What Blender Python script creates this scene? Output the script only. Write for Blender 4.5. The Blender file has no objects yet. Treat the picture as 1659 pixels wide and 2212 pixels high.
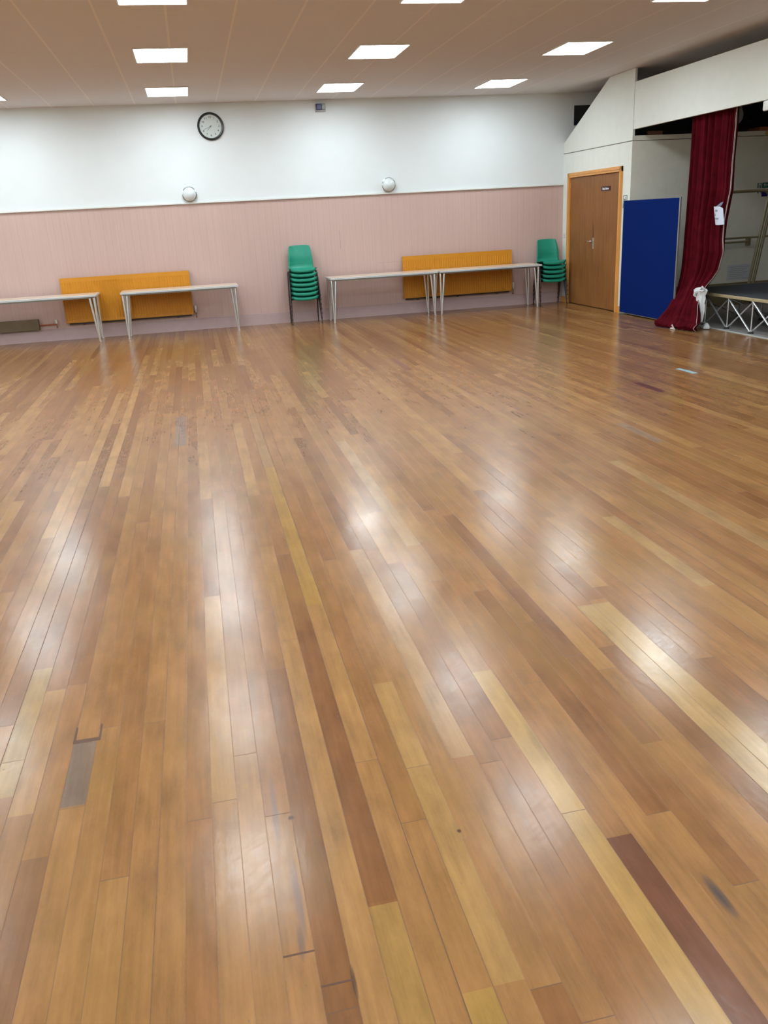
import bpy, bmesh, math, random
from mathutils import Vector, Matrix
random.seed(7)
C = bpy.context.scene.collection
PI = math.pi

# ------------------------------------------------------------------ camera
CAM_H = 1.5959
yaw, pitch, roll = 0.199571507, 0.340716984, -0.0551593127
f = Vector((math.sin(yaw)*math.cos(pitch), math.cos(yaw)*math.cos(pitch), -math.sin(pitch)))
r0 = Vector((math.cos(yaw), -math.sin(yaw), 0))
u0 = r0.cross(f)
r = math.cos(roll)*r0 + math.sin(roll)*u0
u = -math.sin(roll)*r0 + math.cos(roll)*u0
cam_data = bpy.data.cameras.new('camera')
cam = bpy.data.objects.new('camera', cam_data); C.objects.link(cam)
cam_data.sensor_fit = 'HORIZONTAL'; cam_data.sensor_width = 36.0
cam_data.lens = 1796.38/1659*36.0
cam_data.clip_start = 0.05; cam_data.clip_end = 100
M = Matrix(((r.x, u.x, -f.x, 0), (r.y, u.y, -f.y, 0), (r.z, u.z, -f.z, CAM_H), (0, 0, 0, 1)))
cam.matrix_world = M
bpy.context.scene.camera = cam

# ------------------------------------------------------------------ world, exposure, lamp settings
w = bpy.data.worlds.new('world'); bpy.context.scene.world = w; w.use_nodes = True
w.node_tree.nodes['Background'].inputs[0].default_value = (0.5, 0.55, 0.6, 1)
w.node_tree.nodes['Background'].inputs[1].default_value = 0.02
vs = bpy.context.scene.view_settings
vs.view_transform = 'Standard'; vs.look = 'None'; vs.gamma = 1.0; vs.use_curve_mapping = False
vs.exposure = 0.0
LAMP_COLOR = (0.85, 0.955, 1.0); LAMP_STRENGTH = 25.0
STAGE_FILL = 34.0  # strength of the fill lamp added for the stage side wall

# ------------------------------------------------------------------ room numbers
X0 = 6.352; D = 14.312; Y1 = 11.95; H = 3.376; DADO = 1.956
XL = -8.2; YN = -5.2; XE = 11.0; YE = 5.0

# ------------------------------------------------------------------ node helpers
def mat(name, color=(0.8, 0.8, 0.8), rough=0.6, metal=0.0, noise=0.0, nscale=8.0, bump=0.0, bscale=60.0, spec=0.5, nstretch=(1, 1, 1), **kw):
    m = bpy.data.materials.new(name); m.use_nodes = True
    nt = m.node_tree; b = nt.nodes['Principled BSDF']
    b.inputs['Roughness'].default_value = rough; b.inputs['Metallic'].default_value = metal
    b.inputs['Specular IOR Level'].default_value = spec
    for k, v in kw.items(): b.inputs[k.replace('_', ' ')].default_value = v
    tc = nt.nodes.new('ShaderNodeTexCoord'); mp = nt.nodes.new('ShaderNodeMapping')
    mp.inputs['Scale'].default_value = nstretch
    nt.links.new(tc.outputs['Object'], mp.inputs[0])
    n = nt.nodes.new('ShaderNodeTexNoise'); n.inputs['Scale'].default_value = nscale; n.inputs['Detail'].default_value = 4
    nt.links.new(mp.outputs[0], n.inputs[0])
    mr = nt.nodes.new('ShaderNodeMapRange'); mr.inputs[1].default_value = 0.3; mr.inputs[2].default_value = 0.7
    mr.inputs[3].default_value = 1-noise; mr.inputs[4].default_value = 1+noise
    nt.links.new(n.outputs[0], mr.inputs[0])
    mx = nt.nodes.new('ShaderNodeVectorMath'); mx.operation = 'SCALE'
    mx.inputs[0].default_value = color; nt.links.new(mr.outputs[0], mx.inputs['Scale'])
    nt.links.new(mx.outputs[0], b.inputs['Base Color'])
    if bump > 0:
        n2 = nt.nodes.new('ShaderNodeTexNoise'); n2.inputs['Scale'].default_value = bscale
        nt.links.new(mp.outputs[0], n2.inputs[0])
        bp = nt.nodes.new('ShaderNodeBump'); bp.inputs['Strength'].default_value = bump; bp.inputs['Distance'].default_value = 0.01
        nt.links.new(n2.outputs[0], bp.inputs['Height']); nt.links.new(bp.outputs[0], b.inputs['Normal'])
    return m

class G:
    """tiny expression builder for node graphs"""
    def __init__(s, m): s.nt = m.node_tree
    def new(s, t): return s.nt.nodes.new(t)
    def link(s, a, b): s.nt.links.new(a, b)
    def m(s, op, a, b=None, c=None):
        n = s.new('ShaderNodeMath'); n.operation = op
        for i, v in enumerate((a, b, c)):
            if v is None: continue
            if isinstance(v, (int, float)): n.inputs[i].default_value = v
            else: s.link(v, n.inputs[i])
        return n.outputs[0]
    def mix(s, fac, a, b):
        n = s.new('ShaderNodeMix'); n.data_type = 'RGBA'
        for i, v in ((0, fac), (6, a), (7, b)):
            if isinstance(v, (int, float)): n.inputs[i].default_value = v
            elif isinstance(v, tuple): n.inputs[i].default_value = (*v, 1)
            else: s.link(v, n.inputs[i])
        return n.outputs[2]
    def mul(s, a, b):
        n = s.new('ShaderNodeVectorMath'); n.operation = 'SCALE'
        s.link(a, n.inputs[0])
        if isinstance(b, (int, float)): n.inputs['Scale'].default_value = b
        else: s.link(b, n.inputs['Scale'])
        return n.outputs[0]
    def noise(s, vec, scale, detail=3, rough=0.5):
        n = s.new('ShaderNodeTexNoise'); n.inputs['Scale'].default_value = scale; n.inputs['Detail'].default_value = detail
        n.inputs['Roughness'].default_value = rough; s.link(vec, n.inputs[0]); return n.outputs[0]
    def white(s, x, y):
        c = s.new('ShaderNodeCombineXYZ')
        for i, v in enumerate((x, y)):
            if isinstance(v, (int, float)): c.inputs[i].default_value = v
            else: s.link(v, c.inputs[i])
        n = s.new('ShaderNodeTexWhiteNoise'); n.noise_dimensions = '3D'; s.link(c.outputs[0], n.inputs['Vector']); return n.outputs['Value']
    def comb(s, x, y, z=0.0):
        c = s.new('ShaderNodeCombineXYZ')
        for i, v in enumerate((x, y, z)):
            if isinstance(v, (int, float)): c.inputs[i].default_value = v
            else: s.link(v, c.inputs[i])
        return c.outputs[0]
    def box(s, x, y, x0, x1, y0, y1):
        a = s.m('MULTIPLY', s.m('GREATER_THAN', x, x0), s.m('LESS_THAN', x, x1))
        b = s.m('MULTIPLY', s.m('GREATER_THAN', y, y0), s.m('LESS_THAN', y, y1))
        return s.m('MULTIPLY', a, b)

# floor: strip boards of random length running towards the back wall
def floor_material():
    m = bpy.data.materials.new('strip_floor'); m.use_nodes = True
    g = G(m); b = m.node_tree.nodes['Principled BSDF']
    geo = g.new('ShaderNodeNewGeometry'); sp = g.new('ShaderNodeSeparateXYZ'); g.link(geo.outputs['Position'], sp.inputs[0])
    x, y = sp.outputs[0], sp.outputs[1]
    W = 0.0735
    uu = g.m('DIVIDE', g.m('SUBTRACT', x, 0.816 - 200*W), W)
    ix = g.m('FLOOR', uu); fx = g.m('SUBTRACT', uu, ix)
    r1 = g.white(ix, 3.1); r2 = g.white(ix, 17.7)
    L = g.m('ADD', g.m('MULTIPLY', r1, 2.0), 1.3)
    vv = g.m('ADD', g.m('DIVIDE', g.m('ADD', y, 60.0), L), g.m('MULTIPLY', r2, 5.0))
    iy = g.m('FLOOR', vv); fy = g.m('SUBTRACT', vv, iy)
    rb = g.white(ix, iy); rc = g.white(g.m('ADD', ix, 0.5), iy)
    ramp = g.new('ShaderNodeValToRGB'); g.link(rb, ramp.inputs[0])
    cr = ramp.color_ramp
    cr.elements[0].position = 0.0; cr.elements[0].color = (0.185, 0.080, 0.029, 1)
    cr.elements[1].position = 1.0; cr.elements[1].color = (0.350, 0.190, 0.072, 1)
    for p, c in ((0.15, (0.222, 0.098, 0.036)), (0.5, (0.255, 0.120, 0.044)), (0.8, (0.280, 0.138, 0.050)), (0.93, (0.310, 0.160, 0.058))):
        e = cr.elements.new(p); e.color = (*c, 1)
    col = ramp.outputs[0]
    # grain
    gv = g.comb(g.m('MULTIPLY', x, 55.0), g.m('ADD', g.m('MULTIPLY', y, 2.2), g.m('MULTIPLY', rc, 40.0)), 0.0)
    grain = g.noise(gv, 1.0, 5, 0.6)
    gv2 = g.comb(g.m('MULTIPLY', x, 9.0), g.m('ADD', g.m('MULTIPLY', y, 3.5), g.m('MULTIPLY', rb, 30.0)), 0.0)
    blot = g.noise(gv2, 1.0, 4, 0.6)
    fleck = g.noise(g.comb(g.m('MULTIPLY', x, 240.0), g.m('MULTIPLY', y, 60.0)), 1.0, 2, 0.5)
    k = g.m('ADD', g.m('MULTIPLY', g.m('SUBTRACT', grain, 0.5), 0.60), g.m('MULTIPLY', g.m('SUBTRACT', blot, 0.5), 1.0))
    k = g.m('ADD', k, g.m('MULTIPLY', g.m('SUBTRACT', fleck, 0.5), 0.14))
    k = g.m('ADD', k, 1.0)
    col = g.mul(col, k)
    # hue drift: some areas yellower, some redder
    drift = g.noise(g.comb(g.m('MULTIPLY', x, 3.0), g.m('MULTIPLY', y, 1.6)), 1.0, 3, 0.5)
    dr = g.m('MULTIPLY', g.m('SUBTRACT', drift, 0.5), 1.6)
    dr = g.m('MAXIMUM', g.m('MINIMUM', dr, 0.45), 0.0)
    col = g.mix(dr, col, (0.265, 0.150, 0.036))
    # single boards that stand out
    def bx(n): return 0.816 + n*W
    special = [ # board index from x=.816, y0, y1, colour, strength
        (0, 0.2, 2.57, (0.600, 0.350, 0.110), 0.85), (-7, 3.33, 5.6, (0.520, 0.290, 0.070), 0.75), (1, 3.86, 6.1, (0.62, 0.40, 0.21), 0.6),
        (-3, 2.1, 3.9, (0.60, 0.36, 0.17), 0.6), (8, 1.6, 2.95, (0.66, 0.42, 0.17), 0.8), (9, 1.6, 2.95, (0.64, 0.40, 0.16), 0.8),
        (1, 0.2, 1.65, (0.205, 0.072, 0.040), 0.85), (-5, 1.30, 2.6, (0.56, 0.32, 0.11), 0.7), (-6, 0.3, 1.30, (0.54, 0.33, 0.08), 0.6),
        (-8, 0.3, 1.59, (0.56, 0.34, 0.10), 0.6), (16, 2.96, 3.9, (0.60, 0.38, 0.16), 0.6), (23, 2.6, 4.85, (0.60, 0.38, 0.17), 0.6),
        (-22, 2.3, 3.1, (0.52, 0.33, 0.11), 0.6), (-24, 1.6, 2.6, (0.22, 0.125, 0.065), 0.6), (-21, 1.0, 2.2, (0.26, 0.12, 0.06), 0.5),
        (-20, 1.0, 2.0, (0.25, 0.12, 0.06), 0.5), (-7, 5.6, 7.4, (0.47, 0.27, 0.12), 0.6), (-8, 1.6, 3.1, (0.30, 0.125, 0.05), 0.5),
        (5, 2.0, 3.2, (0.30, 0.13, 0.06), 0.5), (10, 1.9, 3.1, (0.28, 0.12, 0.055), 0.6), (7, 1.5, 2.6, (0.28, 0.12, 0.055), 0.6),
        (12, 4.0, 6.0, (0.31, 0.14, 0.06), 0.5), (-9, 4.1, 5.0, (0.32, 0.14, 0.055), 0.5)]
    for n, y0, y1, c, s_ in special:
        mk = g.box(x, y, bx(n), bx(n+1), y0, y1)
        cc = g.mul(g.comb(*[q*0.58 for q in c]), k)
        col = g.mix(g.m('MULTIPLY', mk, s_), col, cc)
    # repaired and worn boards, dark patches with hard edges
    patches = [(-0.322, -0.232, 6.48, 7.56, (0.185, 0.125, 0.095), 0.85), (-0.581, -0.508, 2.20, 2.53, (0.150, 0.105, 0.080), 0.85),
               (2.115, 2.20, 8.86, 9.75, (0.215, 0.085, 0.055), 0.85), (3.892, 3.962, 6.64, 7.12, (0.130, 0.040, 0.028), 0.95),
               (3.02, 3.09, 5.15, 5.75, (0.22, 0.16, 0.12), 0.6)]
    for x0, x1, y0, y1, c, s_ in patches:
        col = g.mix(g.m('MULTIPLY', g.box(x, y, x0, x1, y0, y1), s_), col, g.mul(g.comb(*c), k))
    # dark streak stains
    def blob(cx, cy, rx, ry, c, s_):
        nonlocal col
        dx = g.m('DIVIDE', g.m('SUBTRACT', x, cx), rx); dy = g.m('DIVIDE', g.m('SUBTRACT', y, cy), ry)
        d = g.m('ADD', g.m('MULTIPLY', dx, dx), g.m('MULTIPLY', dy, dy))
        d = g.m('ADD', d, g.m('MULTIPLY', g.m('SUBTRACT', grain, 0.5), 2.0))
        mk = g.m('MAXIMUM', g.m('SUBTRACT', 1.0, d), 0.0)
        col = g.mix(g.m('MULTIPLY', g.m('MINIMUM', mk, 1.0), s_), col, c)
    blob(1.062, 1.40, 0.016, 0.085, (0.05, 0.045, 0.05), 0.9)
    blob(0.038, 2.02, 0.012, 0.22, (0.17, 0.10, 0.07), 0.8)
    blob(0.063, 1.66, 0.012, 0.16, (0.16, 0.10, 0.08), 0.7)
    blob(0.079, 1.968, 0.010, 0.012, (0.03, 0.015, 0.01), 1.0)
    blob(0.522, 1.786, 0.007, 0.009, (0.05, 0.02, 0.01), 1.0)
    blob(0.055, 1.53, 0.010, 0.06, (0.12, 0.08, 0.06), 0.7)
    blob(0.155, 1.39, 0.006, 0.05, (0.05, 0.03, 0.02), 0.8)
    # pencil-thin gaps between boards
    ga = g.m('DIVIDE', g.m('MINIMUM', fx, g.m('SUBTRACT', 1.0, fx)), g.m('ADD', 0.018, g.m('MULTIPLY', r2, 0.014)))
    ga = g.m('MAXIMUM', g.m('SUBTRACT', 1.0, ga), 0.0)
    gstr = g.m('MULTIPLY', ga, g.m('ADD', 0.35, g.m('MULTIPLY', g.m('GREATER_THAN', g.white(ix, 5.5), 0.66), 0.65)))
    ey = g.m('MULTIPLY', g.m('MINIMUM', fy, g.m('SUBTRACT', 1.0, fy)), L)
    gb = g.m('MULTIPLY', g.m('LESS_THAN', ey, 0.0012), 0.75)
    gap = g.m('MAXIMUM', gstr, gb)
    for x0, x1, y0, y1 in ((0.008, 0.0815, 1.495, 1.501), (0.0815, 0.155, 1.394, 1.400), (-0.581, -0.500, 2.530, 2.552), (-0.585, -0.577, 2.53, 2.63), (-0.503, -0.496, 2.53, 2.63)):
        gap = g.m('MAXIMUM', gap, g.m('MULTIPLY', g.box(x, y, x0, x1, y0, y1), 0.9))
    # scattered pits
    vo = g.new('ShaderNodeTexVoronoi'); vo.inputs['Scale'].default_value = 1.0
    g.link(g.comb(g.m('MULTIPLY', x, 17.0), g.m('MULTIPLY', y, 11.0)), vo.inputs['Vector'])
    sc_ = g.new('ShaderNodeSeparateColor'); g.link(vo.outputs['Color'], sc_.inputs[0])
    pm = g.m('MULTIPLY', g.m('LESS_THAN', vo.outputs['Distance'], 0.045), g.m('GREATER_THAN', sc_.outputs[0], 0.6))
    gap = g.m('MAXIMUM', gap, g.m('MULTIPLY', pm, 0.45))
    col = g.mix(gap, col, (0.075, 0.030, 0.016))
    g.link(col, b.inputs['Base Color'])
    # varnish: worn unevenly
    wear = g.noise(g.comb(g.m('MULTIPLY', x, 1.7), g.m('MULTIPLY', y, 1.5)), 1.0, 5, 0.65)
    ro = g.m('ADD', 0.115, g.m('MULTIPLY', wear, 0.20))
    ro = g.m('ADD', ro, g.m('MULTIPLY', gap, 0.3))
    scr = g.noise(g.comb(g.m('MULTIPLY', g.m('ADD', x, g.m('MULTIPLY', y, 0.35)), 14.0), g.m('MULTIPLY', g.m('SUBTRACT', y, g.m('MULTIPLY', x, 0.6)), 70.0)), 1.0, 4, 0.7)
    ro = g.m('ADD', ro, g.m('MULTIPLY', g.m('SUBTRACT', scr, 0.5), 0.16))
    g.link(ro, b.inputs['Roughness'])
    b.inputs['Specular IOR Level'].default_value = 0.33
    hgt = g.m('ADD', g.m('MULTIPLY', g.noise(g.comb(g.m('MULTIPLY', x, 16.0), g.m('MULTIPLY', y, 7.0)), 1.0, 3, 0.6), 1.0), g.m('MULTIPLY', scr, 0.12))
    hgt = g.m('ADD', hgt, g.m('MULTIPLY', g.noise(g.comb(g.m('MULTIPLY', x, 34.0), g.m('MULTIPLY', y, 30.0)), 1.0, 2, 0.5), 0.28))
    bp = g.new('ShaderNodeBump'); bp.inputs['Strength'].default_value = 0.35; bp.inputs['Distance'].default_value = 0.0016
    g.link(hgt, bp.inputs['Height']); g.link(bp.outputs[0], b.inputs['Normal'])
    return m

def back_wall_material():
    m = bpy.data.materials.new('painted_back_wall'); m.use_nodes = True
    g = G(m); b = m.node_tree.nodes['Principled BSDF']
    geo = g.new('ShaderNodeNewGeometry'); sp = g.new('ShaderNodeSeparateXYZ'); g.link(geo.outputs['Position'], sp.inputs[0])
    x, z = sp.outputs[0], sp.outputs[2]
    low = g.m('MULTIPLY', g.m('LESS_THAN', z, DADO), g.m('LESS_THAN', x, X0))
    n = g.noise(g.comb(g.m('MULTIPLY', x, 5.0), g.m('MULTIPLY', z, 1.2)), 1.0, 4, 0.6)
    n2 = g.noise(g.comb(g.m('MULTIPLY', x, 30.0), g.m('MULTIPLY', z, 0.8)), 1.0, 4, 0.6)
    k = g.m('ADD', 1.0, g.m('ADD', g.m('MULTIPLY', g.m('SUBTRACT', n, 0.5), 0.10), g.m('MULTIPLY', g.m('SUBTRACT', n2, 0.5), 0.16)))
    fr = g.m('FRACT', g.m('DIVIDE', g.m('ADD', x, 20.0), 0.105))
    gr = g.m('LESS_THAN', g.m('MINIMUM', fr, g.m('SUBTRACT', 1.0, fr)), 0.03)
    k = g.m('MULTIPLY', k, g.m('SUBTRACT', 1.0, g.m('MULTIPLY', gr, 0.10)))
    pink = g.mul(g.comb(0.575, 0.408, 0.366), k)
    n3 = g.noise(g.comb(x, g.m('MULTIPLY', z, 1.0)), 3.0, 3, 0.5)
    white = g.mul(g.comb(0.77, 0.815, 0.83), g.m('ADD', 1.0, g.m('MULTIPLY', g.m('SUBTRACT', n3, 0.5), 0.06)))
    pink = g.mix(g.m('MULTIPLY', g.box(x, z, 2.40, 2.415, 1.13, 1.42), 0.35), pink, (0.30, 0.2, 0.17))
    pink = g.mix(g.m('MULTIPLY', g.box(x, z, 3.02, 3.40, 0.862, 0.870), 0.30), pink, (0.30, 0.2, 0.17))
    g.link(g.mix(low, white, pink), b.inputs['Base Color'])
    b.inputs['Roughness'].default_value = 0.6
    bp = g.new('ShaderNodeBump'); bp.inputs['Strength'].default_value = 0.3; bp.inputs['Distance'].default_value = 0.004
    g.link(g.m('MULTIPLY', g.m('MULTIPLY', gr, low), -1.0), bp.inputs['Height']); g.link(bp.outputs[0], b.inputs['Normal'])
    return m

def ceiling_material():
    m = bpy.data.materials.new('tile_ceiling'); m.use_nodes = True
    g = G(m); b = m.node_tree.nodes['Principled BSDF']
    geo = g.new('ShaderNodeNewGeometry'); sp = g.new('ShaderNodeSeparateXYZ'); g.link(geo.outputs['Position'], sp.inputs[0])
    x, y = sp.outputs[0], sp.outputs[1]
    fr = g.m('FRACT', g.m('DIVIDE', g.m('ADD', x, 60.0-0.222), 0.598))
    d = g.m('MULTIPLY', g.m('MINIMUM', fr, g.m('SUBTRACT', 1.0, fr)), 0.598)
    ln = g.m('LESS_THAN', d, 0.011)
    n = g.noise(geo.outputs['Position'], 90.0, 3, 0.6)
    n2 = g.noise(g.comb(g.m('MULTIPLY', x, 1.5), g.m('MULTIPLY', y, 14.0)), 1.0, 2, 0.5)
    k = g.m('ADD', 1.0, g.m('ADD', g.m('MULTIPLY', g.m('SUBTRACT', n, 0.5), 0.14), g.m('MULTIPLY', g.m('SUBTRACT', n2, 0.5), 0.05)))
    base = g.mul(g.comb(0.715, 0.700, 0.705), k)
    g.link(g.mix(g.m('MULTIPLY', ln, 0.75), base, (0.86, 0.82, 0.78)), b.inputs['Base Color'])
    b.inputs['Roughness'].default_value = 0.9
    return m

def wood_material(name, c1, c2, axis='z', rough=0.4, scale=1.0, patch=None):
    m = bpy.data.materials.new(name); m.use_nodes = True
    g = G(m); b = m.node_tree.nodes['Principled BSDF']
    tc = g.new('ShaderNodeTexCoord'); sp = g.new('ShaderNodeSeparateXYZ'); g.link(tc.outputs['Object'], sp.inputs[0])
    X, Yv, Z = sp.outputs
    if axis == 'z': v = g.comb(g.m('MULTIPLY', X, 22.0*scale), g.m('MULTIPLY', Yv, 22.0*scale), g.m('MULTIPLY', Z, 1.6*scale))
    elif axis == 'x': v = g.comb(g.m('MULTIPLY', X, 1.6*scale), g.m('MULTIPLY', Yv, 22.0*scale), g.m('MULTIPLY', Z, 22.0*scale))
    else: v = g.comb(g.m('MULTIPLY', X, 22.0*scale), g.m('MULTIPLY', Yv, 1.6*scale), g.m('MULTIPLY', Z, 22.0*scale))
    n = g.noise(v, 1.0, 6, 0.6); n2 = g.noise(tc.outputs['Object'], 2.2, 3, 0.5)
    fac = g.m('ADD', g.m('MULTIPLY', n, 0.7), g.m('MULTIPLY', n2, 0.5))
    fac = g.m('MINIMUM', g.m('MAXIMUM', g.m('SUBTRACT', g.m('MULTIPLY', fac, 2.2), 0.8), 0.0), 1.0)
    g.link(g.mix(fac, c1, c2), b.inputs['Base Color'])
    b.inputs['Roughness'].default_value = rough
    return m

MT = dict(
    floor=floor_material(), backwall=back_wall_material(), ceiling=ceiling_material(),
    wall=mat('cream_wall_paint', (0.76, 0.79, 0.74), 0.65, noise=0.02, bump=0.03),
    alcove=mat('alcove_wall_paint', (0.80, 0.78, 0.69), 0.65, noise=0.03, bump=0.03),
    dark=mat('backstage_darkness', (0.030, 0.027, 0.026), 0.9, noise=0.2),  # darkness of the unlit stage and loft put into the colour
    pinkpaint=mat('pink_skirting_paint', (0.50, 0.370, 0.370), 0.5, noise=0.04),
    whitegloss=mat('white_gloss_paint', (0.74, 0.75, 0.72), 0.35, noise=0.02),
    seam=mat('dark_seam_strip', (0.34, 0.33, 0.29), 0.7),  # dark joint between the door wall and the panel above
    orange=wood_material('orange_stained_softwood', (0.62, 0.27, 0.055), (0.76, 0.37, 0.10), 'z', 0.35),
    orangey=wood_material('orange_stained_rail', (0.62, 0.27, 0.055), (0.76, 0.37, 0.10), 'y', 0.35),
    ply=wood_material('veneer_door', (0.175, 0.066, 0.016), (0.320, 0.138, 0.038), 'z', 0.5),
    rad=mat('orange_radiator_enamel', (0.60, 0.245, 0.011), 0.42, noise=0.03),
    dkmetal=mat('dark_bracket_metal', (0.05, 0.035, 0.03), 0.5),
    valve=mat('white_valve_plastic', (0.65, 0.63, 0.58), 0.35),
    green=mat('green_polypropylene', (0.007, 0.265, 0.175), 0.40, noise=0.03, bump=0.04, bscale=300),
    chairleg=mat('brown_black_tube', (0.055, 0.040, 0.038), 0.35, metal=0.3),
    tabletop=mat('beech_laminate', (0.70, 0.58, 0.46), 0.22, noise=0.05, nscale=5, nstretch=(1, 14, 1)),
    tableedge=mat('grey_plastic_edging', (0.56, 0.60, 0.62), 0.35),
    steel=mat('satin_steel', (0.66, 0.66, 0.66), 0.28, metal=0.8),
    rubber=mat('black_rubber', (0.02, 0.02, 0.02), 0.7),
    blue=mat('blue_felt', (0.0030, 0.0165, 0.125), 0.95, noise=0.12, nscale=300, bump=0.15, bscale=500, spec=0.05),
    boardedge=mat('grey_aluminium_trim', (0.33, 0.36, 0.35), 0.35, metal=0.6),
    velvet=mat('crimson_velvet', (0.078, 0.0028, 0.0075), 0.95, noise=0.25, nscale=9, spec=0.08, Sheen_Weight=0.06, Sheen_Roughness=0.4, Sheen_Tint=(0.9, 0.12, 0.16, 1)),
    lining=mat('cream_curtain_lining', (0.62, 0.56, 0.52), 0.9),
    cloth=mat('white_cotton_cloth', (0.66, 0.69, 0.70), 0.9, noise=0.06, nscale=20),
    carpet=mat('charcoal_stage_carpet', (0.045, 0.052, 0.066), 0.85, noise=0.25, nscale=200, bump=0.2, bscale=400),
    tan=mat('tan_plywood_edge', (0.44, 0.36, 0.22), 0.5, noise=0.08, nscale=30),
    alu=mat('bright_aluminium_tube', (0.80, 0.82, 0.86), 0.25, metal=0.75),
    brass=mat('olive_gold_tube', (0.20, 0.165, 0.085), 0.35, metal=0.1),
    lino=mat('grey_lino', (0.30, 0.28, 0.275), 0.45, noise=0.1),
    linoedge=mat('pale_edge_strip', (0.50, 0.55, 0.53), 0.4),
    olive=mat('olive_brown_skirting', (0.21, 0.165, 0.085), 0.5, noise=0.05),
    paper=mat('white_paper', (0.62, 0.67, 0.80), 0.7),
    ink=mat('grey_ink', (0.16, 0.20, 0.28), 0.7),
    black=mat('black_plastic', (0.012, 0.014, 0.016), 0.35),
    clockface=mat('clock_face', (0.62, 0.68, 0.66), 0.3),
    greyink=mat('clock_hands_grey', (0.30, 0.35, 0.36), 0.4),
    glass=mat('opal_glass', (0.68, 0.74, 0.76), 0.12, noise=0.03, Coat_Weight=0.6),
    chrome=mat('chrome_ring', (0.62, 0.66, 0.67), 0.18, metal=0.9),
    blueplastic=mat('dark_blue_plastic', (0.018, 0.022, 0.12), 0.35),
    greyplastic=mat('grey_plastic', (0.42, 0.44, 0.44), 0.4),
    signgreen=mat('sign_green', (0.010, 0.135, 0.085), 0.4),
    signpic=mat('sign_pictogram_teal', (0.06, 0.16, 0.17), 0.4),
    signblue=mat('sign_blue', (0.012, 0.014, 0.16), 0.4),
    signmaroon=mat('sign_maroon', (0.045, 0.008, 0.016), 0.35),
    signwhite=mat('sign_white', (0.80, 0.80, 0.80), 0.4),
    yellow=mat('patch_yellow', (0.55, 0.45, 0.05), 0.6),
    redbrown=mat('red_brown_card', (0.40, 0.10, 0.045), 0.6),
    terracotta=mat('terracotta_board', (0.42, 0.19, 0.13), 0.7),
    tape=mat('pale_blue_tape', (0.28, 0.42, 0.48), 0.45),
    pipe=mat('pipe_casing_olive', (0.17, 0.125, 0.07), 0.6, noise=0.08),
    panelframe=mat('light_frame_white', (0.80, 0.80, 0.80), 0.4),
    darkwood=mat('handle_worn_patch', (0.14, 0.045, 0.018), 0.4),
    greyboard=mat('perforated_noticeboard', (0.66, 0.67, 0.72), 0.8),
)
em = bpy.data.materials.new('lit_diffuser'); em.use_nodes = True
nt = em.node_tree; nt.nodes.remove(nt.nodes['Principled BSDF'])
e_ = nt.nodes.new('ShaderNodeEmission'); e_.inputs[0].default_value = (*LAMP_COLOR, 1); e_.inputs[1].default_value = LAMP_STRENGTH
nt.links.new(e_.outputs[0], nt.nodes['Material Output'].inputs[0]); MT['lit'] = em
em = bpy.data.materials.new('lit_stage_fill'); em.use_nodes = True
nt = em.node_tree; nt.nodes.remove(nt.nodes['Principled BSDF'])
e_ = nt.nodes.new('ShaderNodeEmission'); e_.inputs[0].default_value = (1.0, 0.86, 0.62, 1); e_.inputs[1].default_value = STAGE_FILL
nt.links.new(e_.outputs[0], nt.nodes['Material Output'].inputs[0]); MT['stagefill'] = em

# ------------------------------------------------------------------ geometry helpers
def box(bm, a, b, bevel=0.0):
    a = Vector(a); b = Vector(b)
    t = bmesh.new(); bmesh.ops.create_cube(t, size=1.0)
    for v in t.verts:
        v.co = Vector(((a.x+b.x)/2+v.co.x*abs(b.x-a.x), (a.y+b.y)/2+v.co.y*abs(b.y-a.y), (a.z+b.z)/2+v.co.z*abs(b.z-a.z)))
    if bevel > 0: bmesh.ops.bevel(t, geom=t.edges[:], offset=bevel, segments=2, affect='EDGES', profile=0.5)
    merge(bm, t)
def merge(bm, t, mtx=None):
    me = bpy.data.meshes.new('tmp'); t.to_mesh(me); t.free()
    if mtx is not None: me.transform(mtx)
    bm.from_mesh(me); bpy.data.meshes.remove(me)
def tube(bm, pts, rad, seg=10, flat=None, closed=False):
    pts = [Vector(p) for p in pts]; n = len(pts); rings = []
    up = None
    for i, p in enumerate(pts):
        a = pts[i-1] if i > 0 or closed else p; c = pts[(i+1) % n] if i < n-1 or closed else p
        d = (c-a).normalized()
        if up is None:
            up = Vector((0, 0, 1)) if abs(d.z) < 0.9 else Vector((1, 0, 0))
        s = d.cross(up).normalized(); up = s.cross(d).normalized()
        rr = rad[i] if isinstance(rad, (list, tuple)) else rad
        fl = flat if flat else 1.0
        rings.append([bm.verts.new(p + s*math.cos(2*PI*k/seg)*rr + up*math.sin(2*PI*k/seg)*rr*fl) for k in range(seg)])
    m = n if closed else n-1
    for i in range(m):
        A, B = rings[i], rings[(i+1) % n]
        for k in range(seg): bm.faces.new((A[k], A[(k+1) % seg], B[(k+1) % seg], B[k]))
    if not closed:
        bm.faces.new(rings[0][::-1]); bm.faces.new(rings[-1])
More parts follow.
